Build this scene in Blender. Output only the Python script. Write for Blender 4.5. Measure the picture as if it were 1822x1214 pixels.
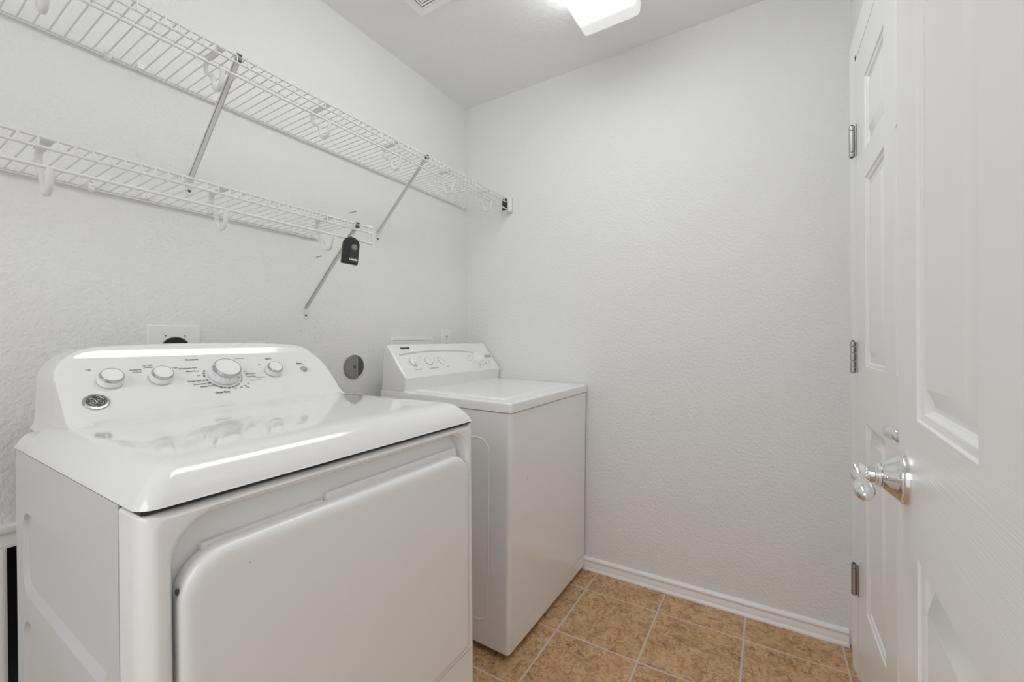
import bpy, bmesh, math, random
from mathutils import Vector, Matrix
random.seed(7)
C = bpy.context.scene.collection
for o in list(bpy.data.objects): bpy.data.objects.remove(o)
PI = math.pi

# ------------------------------------------------------------------ camera
cam_d = bpy.data.cameras.new('camera'); cam = bpy.data.objects.new('camera', cam_d); C.objects.link(cam)
cam_d.sensor_width = 36.0; cam_d.lens = 36.0*745.4746/1822.0; cam_d.clip_start = 0.02
R_ = Vector((0.85325939, 0.52142875, -0.00777562)); U_ = Vector((0.00476969, 0.00710652, 0.99996337)); F_ = Vector((-0.52146491, 0.85326523, -0.00357665))
cam.matrix_world = Matrix(((R_.x, U_.x, -F_.x, 1.47552), (R_.y, U_.y, -F_.y, -1.92528), (R_.z, U_.z, -F_.z, 1.11801), (0, 0, 0, 1)))
bpy.context.scene.camera = cam

# ------------------------------------------------------------------ world, lights, exposure
w = bpy.data.worlds.new('world'); bpy.context.scene.world = w; w.use_nodes = True
w.node_tree.nodes['Background'].inputs[0].default_value = (0.96, 0.982, 1.0, 1)
w.node_tree.nodes['Background'].inputs[1].default_value = 0.74
LAMP = 6.0
def area(name, loc, rot, sx, sy, power, col=(1, 1, 1)):
    l = bpy.data.lights.new(name, 'AREA'); l.shape = 'RECTANGLE'; l.size = sx; l.size_y = sy; l.energy = power; l.color = col
    o = bpy.data.objects.new(name, l); C.objects.link(o); o.location = loc; o.rotation_euler = rot
    return o
# unseen fill light, added behind the open doorway the camera stands in
area('hall_fill_light', (1.15, -3.3, 1.9), (math.radians(75), 0, 0), 1.2, 1.2, 10, (0.96, 0.982, 1.0))
cy = bpy.context.scene.cycles; cy.max_bounces = 16; cy.diffuse_bounces = 12; cy.glossy_bounces = 6
v = bpy.context.scene.view_settings
v.view_transform = 'Standard'; v.look = 'None'; v.gamma = 1.0; v.use_curve_mapping = False; v.exposure = 0.17

# ------------------------------------------------------------------ materials
def mat(name, col=(.8, .8, .8), rough=.5, metal=0, coat=0, coat_rough=.05, spec=.5):
    m = bpy.data.materials.new(name); m.use_nodes = True
    b = m.node_tree.nodes['Principled BSDF']
    b.inputs['Base Color'].default_value = (*col, 1); b.inputs['Roughness'].default_value = rough
    b.inputs['Metallic'].default_value = metal; b.inputs['Coat Weight'].default_value = coat
    b.inputs['Coat Roughness'].default_value = coat_rough; b.inputs['Specular IOR Level'].default_value = spec
    return m
def nd(m, t, **k):
    n = m.node_tree.nodes.new(t)
    for a, b in k.items(): setattr(n, a, b)
    return n
def lk(m, a, b): m.node_tree.links.new(a, b)
def bsdf(m): return m.node_tree.nodes['Principled BSDF']
def bump(m, scale, strength, dist, detail=2, mapping=None, coord='Object', rough=.5, second=None):
    tc = nd(m, 'ShaderNodeTexCoord'); mp = nd(m, 'ShaderNodeMapping'); mp.inputs['Scale'].default_value = mapping or (1, 1, 1)
    nz = nd(m, 'ShaderNodeTexNoise'); nz.inputs['Scale'].default_value = scale; nz.inputs['Detail'].default_value = detail
    nz.inputs['Roughness'].default_value = rough
    bp = nd(m, 'ShaderNodeBump'); bp.inputs['Strength'].default_value = strength; bp.inputs['Distance'].default_value = dist
    lk(m, tc.outputs[coord], mp.inputs['Vector']); lk(m, mp.outputs[0], nz.inputs['Vector'])
    lk(m, nz.outputs[0], bp.inputs['Height'])
    lk(m, bp.outputs[0], bsdf(m).inputs['Normal'])
    return nz, bp
WALLC = (.79, .793, .788)
M_wall = mat('wall_paint', WALLC, .60); bump(M_wall, 95, .7, .0045, 3)
M_ceil = mat('ceiling_paint', (.83, .833, .828), .8); bump(M_ceil, 60, .6, .0045, 4)
M_trim = mat('trim_paint', (.87, .87, .865), .28); bump(M_trim, 60, .12, .001, 2)
M_doorv = mat('door_paint_vertical_grain', (.86, .86, .855), .3); bump(M_doorv, 1.0, .10, .001, 3, (260, 260, 6))
M_doorh = mat('door_paint_horizontal_grain', (.86, .86, .855), .3); bump(M_doorh, 1.0, .32, .0012, 2, (5, 30, 420))
M_enamel = mat('white_enamel', (.86, .86, .855), .22, coat=.5, coat_rough=.06)
M_side_shaded = mat('shaded_white_enamel', (.60, .60, .60), .35, coat=.15, coat_rough=.2); bump(M_side_shaded, 900, .06, .0004, 1)  # same white as the front; side's shade put into a darker base colour
M_top = mat('glossy_white_top', (.83, .83, .825), .10, coat=.8, coat_rough=.02)
M_rec = mat('light_grey_plastic', (.62, .61, .605), .45)
M_console = mat('white_console_plastic', (.83, .83, .825), .22, coat=.3, coat_rough=.08)
M_knob = mat('white_knob', (.86, .86, .855), .25, coat=.3)
M_chrome = mat('chrome', (.82, .82, .81), .07, 1)
M_silver = mat('satin_silver', (.55, .55, .55), .25, 1)
M_nickel = mat('brushed_nickel', (.50, .495, .48), .3, 1)
M_wire = mat('white_vinyl_wire', (.74, .74, .73), .38)
M_plast = mat('white_plastic', (.84, .84, .83), .35)
M_black = mat('black_plastic', (.015, .015, .016), .42)
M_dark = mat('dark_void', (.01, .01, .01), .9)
M_seal = mat('dark_seam', (.04, .04, .04), .8)
M_print = mat('grey_print', (.16, .16, .165), .6)
M_printl = mat('pale_grey_print', (.42, .42, .42), .6)
M_printw = mat('white_print', (.8, .8, .8), .5)
M_badge = mat('badge_grey', (.10, .10, .105), .35, .6)
M_btn = mat('silver_button', (.5, .5, .5), .35, .8)
M_galv = mat('galvanized_steel', (.33, .33, .325), .38, .75); bump(M_galv, 40, .3, .001, 3)
M_screw = mat('dark_screw', (.10, .10, .10), .4, .7)
M_grout = mat('grout', (.62, .54, .46), .9); bump(M_grout, 300, .4, .001, 3)
def tile_mat():
    m = mat('mottled_tan_tile', (.5, .3, .15), .42)
    tc = nd(m, 'ShaderNodeTexCoord'); oi = nd(m, 'ShaderNodeObjectInfo')
    geo = nd(m, 'ShaderNodeNewGeometry')
    off = nd(m, 'ShaderNodeVectorMath', operation='SCALE'); off.inputs[0].default_value = (31.0, 17.0, 9.0); lk(m, oi.outputs['Random'], off.inputs['Scale'])
    add = nd(m, 'ShaderNodeVectorMath', operation='ADD'); lk(m, geo.outputs['Position'], add.inputs[0]); lk(m, off.outputs[0], add.inputs[1])
    def noise(s, d, r, dist=0):
        n = nd(m, 'ShaderNodeTexNoise'); n.inputs['Scale'].default_value = s; n.inputs['Detail'].default_value = d
        n.inputs['Roughness'].default_value = r; n.inputs['Distortion'].default_value = dist; lk(m, add.outputs[0], n.inputs['Vector']); return n
    def ramp(src, stops):
        r = nd(m, 'ShaderNodeValToRGB'); lk(m, src, r.inputs[0]); e = r.color_ramp.elements
        while len(e) < len(stops): e.new(.5)
        for i, (p, c) in enumerate(stops): e[i].position = p; e[i].color = (*c, 1)
        return r
    n1 = noise(9, 5, .6, .4)
    base = ramp(n1.outputs[0], [(.3, (.55, .33, .17)), (.5, (.63, .40, .215)), (.7, (.69, .46, .26))])
    n2 = noise(30, 8, .72, 1.2)
    r2 = ramp(n2.outputs[0], [(.47, (0, 0, 0)), (.63, (1, 1, 1))])
    mx = nd(m, 'ShaderNodeMix', data_type='RGBA'); lk(m, base.outputs[0], mx.inputs[6]); mx.inputs[7].default_value = (.37, .18, .08, 1)
    mul = nd(m, 'ShaderNodeMath', operation='MULTIPLY'); lk(m, r2.outputs[0], mul.inputs[0]); mul.inputs[1].default_value = .9; lk(m, mul.outputs[0], mx.inputs[0])
    n3 = noise(75, 6, .7, 2.0)
    r3 = ramp(n3.outputs[0], [(.555, (0, 0, 0)), (.60, (1, 1, 1))])
    n4 = noise(11, 3, .5); r4 = ramp(n4.outputs[0], [(.42, (0, 0, 0)), (.62, (1, 1, 1))])
    m3 = nd(m, 'ShaderNodeMath', operation='MULTIPLY'); lk(m, r3.outputs[0], m3.inputs[0]); lk(m, r4.outputs[0], m3.inputs[1])
    mx2 = nd(m, 'ShaderNodeMix', data_type='RGBA'); lk(m, m3.outputs[0], mx2.inputs[0]); lk(m, mx.outputs[2], mx2.inputs[6]); mx2.inputs[7].default_value = (.11, .06, .035, 1)
    # thin winding veins
    n5 = noise(16, 6, .65, .8)
    sb = nd(m, 'ShaderNodeMath', operation='SUBTRACT'); lk(m, n5.outputs[0], sb.inputs[0]); sb.inputs[1].default_value = .5
    ab = nd(m, 'ShaderNodeMath', operation='ABSOLUTE'); lk(m, sb.outputs[0], ab.inputs[0])
    r5 = ramp(ab.outputs[0], [(.0, (1, 1, 1)), (.02, (0, 0, 0))])
    m5 = nd(m, 'ShaderNodeMath', operation='MULTIPLY'); lk(m, r5.outputs[0], m5.inputs[0]); lk(m, n2.outputs[0], m5.inputs[1])
    mx3 = nd(m, 'ShaderNodeMix', data_type='RGBA'); lk(m, m5.outputs[0], mx3.inputs[0]); lk(m, mx2.outputs[2], mx3.inputs[6]); mx3.inputs[7].default_value = (.10, .045, .022, 1)
    lk(m, mx3.outputs[2], bsdf(m).inputs['Base Color'])
    bp = nd(m, 'ShaderNodeBump'); bp.inputs['Strength'].default_value = .3; bp.inputs['Distance'].default_value = .0015
    lk(m, n2.outputs[0], bp.inputs['Height']); lk(m, bp.outputs[0], bsdf(m).inputs['Normal'])
    return m
M_tile = tile_mat()
def lamp_mat():
    m = bpy.data.materials.new('glowing_acrylic_lens'); m.use_nodes = True; nt = m.node_tree
    b = bsdf(m); b.inputs['Base Color'].default_value = (.85, .85, .85, 1); b.inputs['Roughness'].default_value = .3
    tc = nd(m, 'ShaderNodeNewGeometry'); sp = nd(m, 'ShaderNodeSeparateXYZ'); lk(m, tc.outputs['Position'], sp.inputs[0])
    mr = nd(m, 'ShaderNodeMapRange', interpolation_type='SMOOTHSTEP'); lk(m, sp.outputs['Y'], mr.inputs[0])
    mr.inputs[1].default_value = -.335; mr.inputs[2].default_value = -.47; mr.inputs[3].default_value = .30; mr.inputs[4].default_value = LAMP
    b.inputs['Emission Color'].default_value = (.955, .982, 1.0, 1); lk(m, mr.outputs[0], b.inputs['Emission Strength'])
    wv = nd(m, 'ShaderNodeTexChecker'); wv.inputs['Scale'].default_value = 260; lk(m, tc.outputs['Position'], wv.inputs[0])
    bp = nd(m, 'ShaderNodeBump'); bp.inputs['Strength'].default_value = .15; bp.inputs['Distance'].default_value = .001
    lk(m, wv.outputs[1], bp.inputs['Height']); lk(m, bp.outputs[0], b.inputs['Normal'])
    return m
M_lamp = lamp_mat()

# ------------------------------------------------------------------ helpers
def finish(name, bm, m, parent=None, smooth=None, mw=None):
    bmesh.ops.remove_doubles(bm, verts=bm.verts, dist=1e-6)
    bmesh.ops.recalc_face_normals(bm, faces=bm.faces)
    me = bpy.data.meshes.new(name); bm.to_mesh(me); bm.free()
    if m is not None: me.materials.append(m)
    o = bpy.data.objects.new(name, me); C.objects.link(o)
    if parent is not None: o.parent = parent
    if mw is not None: o.matrix_local = mw
    if smooth is not None:
        me.polygons.foreach_set('use_smooth', [True]*len(me.polygons))
        me.set_sharp_from_angle(angle=math.radians(smooth))
        wn = o.modifiers.new('weighted_normal', 'WEIGHTED_NORMAL'); wn.keep_sharp = True; wn.weight = 50
    return o
def tag(o, label=None, cat=None, group=None, kind=None):
    if label: o['label'] = label
    if cat: o['category'] = cat
    if group: o['group'] = group
    if kind: o['kind'] = kind
    return o
def empty(name, loc=(0, 0, 0), rz=0, label=None, cat=None, group=None, kind=None):
    o = bpy.data.objects.new(name, None); C.objects.link(o); o.empty_display_size = .05
    o.location = loc; o.rotation_euler = (0, 0, rz); return tag(o, label, cat, group, kind)
def box(bm, x0, x1, y0, y1, z0, z1, bev=0, seg=2, edges=None):
    vs = [bm.verts.new(p) for p in [(x0,y0,z0),(x1,y0,z0),(x1,y1,z0),(x0,y1,z0),(x0,y0,z1),(x1,y0,z1),(x1,y1,z1),(x0,y1,z1)]]
    fs = [bm.faces.new([vs[i] for i in f]) for f in [(3,2,1,0),(4,5,6,7),(0,1,5,4),(1,2,6,5),(2,3,7,6),(3,0,4,7)]]
    if bev > 0:
        es = set(e for f in fs for e in f.edges)
        if edges: es = [e for e in es if edges(e.verts[0].co, e.verts[1].co)]
        bmesh.ops.bevel(bm, geom=list(es), offset=bev, segments=seg, profile=.5, affect='EDGES')
    return bm
def B(*a, **k): return box(bmesh.new(), *a, **k)
def frame_axes(a):
    a = Vector(a).normalized(); t = Vector((0, 0, 1)) if abs(a.z) < .9 else Vector((1, 0, 0))
    u = a.cross(t).normalized(); return a, u, a.cross(u).normalized()
def tube(bm, pts, r, n=6, cap=True, flat=1.0):
    pts = [Vector(p) for p in pts]; rings = []; pu = None
    for i, p in enumerate(pts):
        d = (pts[min(i+1, len(pts)-1)]-pts[max(i-1, 0)]).normalized()
        if pu is None: _, u, w_ = frame_axes(d)
        else:
            u = (pu-d*pu.dot(d)).normalized(); w_ = d.cross(u)
        pu = u
        rr = r[i] if isinstance(r, (list, tuple)) else r
        rings.append([bm.verts.new(p+u*math.cos(2*PI*k/n)*rr*flat+w_*math.sin(2*PI*k/n)*rr) for k in range(n)])
    for a, b in zip(rings, rings[1:]):
        for k in range(n): bm.faces.new([a[k], a[(k+1) % n], b[(k+1) % n], b[k]])
    if cap: bm.faces.new(rings[0][::-1]); bm.faces.new(rings[-1])
    return bm
def lathe(bm, origin, axis, prof, n=32, u=None):
    """prof: (radius, height along axis)"""
    o = Vector(origin); a, uu, ww = frame_axes(axis)
    rings = []
    for r, h in prof:
        if r < 1e-6: rings.append([bm.verts.new(o+a*h)])
        else: rings.append([bm.verts.new(o+a*h+uu*math.cos(2*PI*k/n)*r+ww*math.sin(2*PI*k/n)*r) for k in range(n)])
    for p, q in zip(rings, rings[1:]):
        for k in range(n):
            k2 = (k+1) % n
            if len(p) == 1 and len(q) == 1: continue
            if len(p) == 1: bm.faces.new([p[0], q[k2], q[k]])
            elif len(q) == 1: bm.faces.new([p[k], p[k2], q[0]])
            else: bm.faces.new([p[k], p[k2], q[k2], q[k]])
    if len(rings[0]) > 1: bm.faces.new(rings[0][::-1])
    if len(rings[-1]) > 1: bm.faces.new(rings[-1])
    return bm
def extrude_poly(bm, pts, axis, a, b):
    """closed polygon pts (2D) in the plane across axis, extruded from a to b"""
    def P(p, t): return {'x': (t, p[0], p[1]), 'y': (p[0], t, p[1]), 'z': (p[0], p[1], t)}[axis]
    A_ = [bm.verts.new(P(p, a)) for p in pts]; B_ = [bm.verts.new(P(p, b)) for p in pts]
    n = len(pts)
    for i in range(n): bm.faces.new([A_[i], A_[(i+1) % n], B_[(i+1) % n], B_[i]])
    bm.faces.new(A_[::-1]); bm.faces.new(B_)
    return bm
def rrect(x0, x1, y0, y1, r, n=6, corners=(1, 1, 1, 1)):
    """rounded rectangle, counterclockwise; corners flags: (x1,y1),(x0,y1),(x0,y0),(x1,y0)"""
    out = []
    for i, (cx, cy, sx, sy) in enumerate([(x1, y1, 1, 1), (x0, y1, -1, 1), (x0, y0, -1, -1), (x1, y0, 1, -1)]):
        rr = r*corners[i] if corners[i] else min(r, .0015)
        a0 = i*PI/2
        for k in range(n+1):
            a = a0+PI/2*k/n
            out.append((cx-sx*rr+math.cos(a)*rr, cy-sy*rr+math.sin(a)*rr))
    return out
def loops(bm, rings, cap0=False, cap1=True):
    vs = [[bm.verts.new(p) for p in r] for r in rings]; n = len(vs[0])
    for a, b in zip(vs, vs[1:]):
        for k in range(n): bm.faces.new([a[k], a[(k+1) % n], b[(k+1) % n], b[k]])
    if cap0: bm.faces.new(vs[0][::-1])
    if cap1: bm.faces.new(vs[-1])
    return vs
def catmull(pts, n=6):
    out = []; P = [pts[0]]+list(pts)+[pts[-1]]
    for i in range(1, len(P)-2):
        for k in range(n):
            t = k/n
            out.append(tuple(.5*((2*P[i][j])+(-P[i-1][j]+P[i+1][j])*t+(2*P[i-1][j]-5*P[i][j]+4*P[i+1][j]-P[i+2][j])*t*t+(-P[i-1][j]+3*P[i][j]-3*P[i+1][j]+P[i+2][j])*t**3) for j in range(len(pts[0]))))
    out.append(tuple(pts[-1])); return out
def text_bm(s, size, mw, bm, depth=.00025, align='LEFT', bold=0.0, sx=1.0):
    cu = bpy.data.curves.new('t', 'FONT'); cu.body = s; cu.size = size; cu.extrude = depth; cu.align_x = align; cu.align_y = 'CENTER'; cu.offset = bold; cu.resolution_u = 2
    o = bpy.data.objects.new('t', cu); C.objects.link(o); bpy.context.view_layer.update()
    me = bpy.data.meshes.new_from_object(o.evaluated_get(bpy.context.evaluated_depsgraph_get()))
    me.transform(mw @ Matrix.Diagonal((sx, 1, 1, 1))); bm.from_mesh(me)
    bpy.data.objects.remove(o); bpy.data.curves.remove(cu); bpy.data.meshes.remove(me)
def axes(o, x, y, z=None):
    x = Vector(x).normalized(); y = Vector(y).normalized(); z = Vector(z).normalized() if z else x.cross(y)
    return Matrix(((x.x, y.x, z.x, o[0]), (x.y, y.y, z.y, o[1]), (x.z, y.z, z.z, o[2]), (0, 0, 0, 1)))
def copies(proto, spots, parent):
    for s in spots:
        c = proto.copy(); C.objects.link(c); c.parent = parent; c.location = s

# ------------------------------------------------------------------ room shell
W, H, YF = 1.732, 2.44, -2.60
fl = finish('floor', B(-.1, W+.1, -3.6, .1, -.06, -.0012), M_grout); tag(fl, 'floor of mottled tan square tiles with pale grout lines', kind='structure')
xs = [.7762+.3081*k for k in range(-3, 5)]; ys = [-.163-.3075*k for k in range(0, 9)]
xl = [0]+[x for x in xs if 0 < x < W]+[W]; yl = [-3.0]+sorted([y for y in ys])+[0]
yl = sorted(set([y for y in yl if y > -3.1]))
g = .0033; tcache = {}
for i in range(len(xl)-1):
    for j in range(len(yl)-1):
        a, b, c, d = xl[i]+g, xl[i+1]-g, yl[j]+g, yl[j+1]-g
        if b-a < .01: continue
        key = (round(b-a, 3), round(d-c, 3))
        if key not in tcache:
            hx, hy = (b-a)/2, (d-c)/2
            o = finish('tile', B(-hx, hx, -hy, hy, -.006, 0, bev=.0011, seg=1), M_tile, fl, smooth=40); tcache[key] = o
        else:
            o = tcache[key].copy(); C.objects.link(o); o.parent = fl
        o.location = ((a+b)/2, (c+d)/2, random.uniform(-.0004, .0004))
tag(finish('ceiling', B(-.1, W+.1, YF-.1, .1, H, H+.08), M_ceil), 'pale grey textured ceiling', kind='structure')
# left wall with the low opening behind the dryer
OY0, OY1, OZ = -1.717, -1.25, .657
bm = bmesh.new()
box(bm, -.1, 0, OY1, .1, 0, H); box(bm, -.1, 0, YF, OY0, 0, H); box(bm, -.1, 0, OY0, OY1, OZ, H)
tag(finish('wall_left', bm, M_wall), 'light grey textured wall behind the two machines', kind='structure')
tag(finish('wall_back', B(0, W, 0, .1, 0, H), M_wall), 'light grey bare end wall', kind='structure')
tag(finish('wall_right', B(W, W+.1, YF, .1, 0, H), M_wall), 'wall around the far white door', kind='structure')
bm = bmesh.new(); box(bm, -.1, .30, YF-.1, YF, 0, H); box(bm, 1.62, W+.1, YF-.1, -1.90, 0, H); box(bm, .30, 1.62, YF-.1, YF, 2.05, H)
tag(finish('wall_front', bm, M_wall), 'wall with the doorway the room is entered by', kind='structure')
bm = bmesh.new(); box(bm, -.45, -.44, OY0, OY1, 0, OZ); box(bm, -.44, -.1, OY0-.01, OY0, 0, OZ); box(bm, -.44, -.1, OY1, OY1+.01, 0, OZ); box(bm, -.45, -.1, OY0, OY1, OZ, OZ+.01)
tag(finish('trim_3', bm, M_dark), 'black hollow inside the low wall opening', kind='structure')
# baseboards
prof = [(0, 0), (.0175, 0), (.0178, .004), (.0165, .010), (.0125, .0125), (.0115, .016), (.0125, .022), (.0105, .032), (.008, .0385), (.0085, .0405), (.0125, .044), (.0135, .049), (.012, .0545), (.007, .0585), (.002, .060), (0, .060)]
tag(finish('baseboard_back', extrude_poly(bmesh.new(), [(-a, b) for a, b in prof], 'x', 0, W-.012), M_trim, smooth=50), 'white moulded baseboard under the bare end wall', kind='structure')
bm = bmesh.new(); extrude_poly(bm, prof, 'y', OY1+.05, -.001)
tag(finish('baseboard_left', bm, M_trim, smooth=50), 'white baseboard behind the machines', kind='structure')
# casing round the low opening on the left wall
t2 = empty('trim_2', (0, OY0, OZ), label='white moulded casing round a dark low opening, bottom left beside the dryer', kind='structure')
pf = [(0, 0), (.012, 0), (.014, .004), (.014, .010), (.011, .016), (.012, .030), (.018, .034), (.020, .040), (.020, .049), (.016, .0525), (0, .0525)]
finish('head_casing', extrude_poly(bmesh.new(), pf, 'y', -.26, OY1-OY0+.055), M_trim, t2, smooth=40)
for nm, s, y in (('side_casing', -1, 0), ('side_casing', 1, OY1-OY0)):
    bm = bmesh.new(); extrude_poly(bm, [(a, y+s*b) for a, b in pf], 'z', -OZ+.0, 0); finish(nm, bm, M_trim, t2, smooth=40)

# ------------------------------------------------------------------ doors
RINGS = [(0, 0), (.0015, .0035), (.006, .0045), (.0095, .0055), (.0125, .0105), (.016, .0130), (.020, .0138), (.0235, .0132), (.044, .0020), (.047, .0012)]
def six_panel(root, width, height, thick, cols, rows):
    """local frame: x along the door, y into the door, z up; the shown face is y = 0"""
    xs_ = [0]+[c for p in cols for c in p]+[width]; zs_ = [.01]+[c for p in rows for c in p]+[height]
    for k in (0, len(cols)):
        a, b = xs_[2*k], xs_[2*k+1]; finish('stile', B(a, b, 0, thick, zs_[0], height), M_doorv, root)
    for k in range(len(rows)+1):
        a, b = zs_[2*k], zs_[2*k+1]; finish('rail', B(xs_[1], xs_[-2], 0, thick, a, b), M_doorh, root)
    for c in range(len(cols)-1):
        for (z0, z1) in rows:
            finish('mullion', B(cols[c][1], cols[c+1][0], 0, thick, z0, z1), M_doorv, root)
    for (x0, x1) in cols:
        for (z0, z1) in rows:
            bm = bmesh.new()
            vs = loops(bm, [[(x0+i, d, z0+i), (x1-i, d, z0+i), (x1-i, d, z1-i), (x0+i, d, z1-i)] for i, d in RINGS])
            bk = [bm.verts.new(p) for p in [(x0, thick, z0), (x1, thick, z0), (x1, thick, z1), (x0, thick, z1)]]
            for k in range(4): bm.faces.new([vs[0][k], vs[0][(k+1) % 4], bk[(k+1) % 4], bk[k]])
            bm.faces.new(bk[::-1])
            finish('panel', bm, M_doorv, root, smooth=22)
def lever(root, x, z, d, P=.048, k=1.0):
    """chrome lever: rosette on the face y=0, shank along -y, arm along d*x"""
    hd = finish('lever_handle', lathe(bmesh.new(), (x, .001, z), (0, -1, 0), [(.0, 0), (.0375, 0), (.0378, .003), (.0365, .0065), (.0345, .0075), (.0345, .0095), (.033, .011), (.030, .013), (.024, .021), (.019, .0265), (.0165, .028)], 48), M_chrome, root, smooth=35)
    tag(hd, 'polished chrome lever and rosette')
    finish('shank', lathe(bmesh.new(), (x, 0, z), (0, -1, 0), [(.0160, .027), (.0172, .028), (.0172, .031), (.0150, .032), (.0150, .034), (.0125, .035), (.0120, P-.006), (.0135, P-.0045), (.0148, P-.002), (.0148, P+.0065), (.0135, P+.009), (0, P+.010)], 36), M_chrome, hd, smooth=35)
    pr = [(0, .006), (.0095, .010), (.0115, .013), (.0095, .017), (.0072, .021), (.0085, .025), (.0102, .027), (.0085, .030), (.0070, .036), (.0080, .045), (.0100, .056), (.0118, .067), (.0125, .077), (.0118, .087), (.0092, .096), (.005, .102), (0, .1045)]
    bm = lathe(bmesh.new(), (x, -P-.002, z-.001), (d, -.03, -.06), [(a, b*k) for a, b in pr], 32)
    finish('lever_arm', bm, M_chrome, hd, smooth=60)
    return hd
# far door in the right wall
d1 = empty('door_1', (1.722, -.185, 0), -PI/2, 'closed white panelled door in the side wall, hung on three nickel hinges', kind='structure')
six_panel(d1, .870, 2.012, .035, [(.135, .372), (.480, .717)], [(.29, .862), (1.030, 1.590), (1.672, 1.890)])
lever(d1, .800, .948, -1, .050)
for zc in (.327, 1.052, 1.752):
    bm = bmesh.new()
    for k, (a, b) in enumerate([(-.05, -.036), (-.0345, .0345), (.036, .05)] if zc != 1.052 else [(-.05, -.034), (-.0325, -.013), (-.0115, .013), (.0145, .034), (.0355, .05)]):
        lathe(bm, (-.004, -.011, zc), (0, 0, 1), [(.0, a), (.0072, a), (.0078, a+.0015), (.0078, b-.0015), (.0072, b), (0, b)], 16)
    hg = finish('hinge', bm, M_nickel, d1, smooth=40); tag(hg, 'nickel door hinge')
    finish('hinge_leaf', B(-.003, .016, -.0022, .001, zc-.049, zc+.049, bev=.0008, seg=1), M_nickel, hg)
    finish('hinge_pin', lathe(bmesh.new(), (-.004, -.011, zc), (0, 0, 1), [(0, -.053), (.004, -.0525), (.004, .053), (.0045, .054), (0, .056)], 12), M_screw, hg, smooth=40)
tr1 = empty('trim_1', (W, -.18, 0), label='white moulded door casing standing in the back right corner of the room', kind='structure')
cp = [(0, 0), (.010, 0), (.0115, .003), (.0115, .010), (.0095, .014), (.0115, .020), (.0150, .034), (.0165, .044), (.0165, .054), (.0150, .0585), (0, .0585)]
bm = bmesh.new()
loops(bm, [[(-a, .017+b, 0) for a, b in cp], [(-a, .017+b, 2.033+b) for a, b in cp], [(-a, -.885-b, 2.033+b) for a, b in cp], [(-a, -.885-b, 0) for a, b in cp]], True, True)
finish('casing', bm, M_trim, tr1, smooth=40)
bm = bmesh.new(); box(bm, -.010, .0, -.0015, .017, 0, 2.033); box(bm, -.010, .0, -.885, -.878, 0, 2.033); box(bm, -.010, .0, -.885, .017, 2.018, 2.033); finish('jamb', bm, M_trim, tr1)
# near door, standing open along the right wall
th = math.radians(3.1)
d2 = empty('door_2', (1.6454, -1.0701, 0), -PI/2-th, 'white panelled door standing open at the front right, with a chrome lever', kind='structure')
six_panel(d2, .812, 2.03, .035, [(.122, .350), (.462, .686)], [(.22, .831), (1.009, 1.665), (1.755, 1.915)])
lever(d2, .051, .915, 1, .049, .93)
finish('latch_plate', B(-.0012, .0005, .006, .03, .885, .945), M_nickel, d2)

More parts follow.
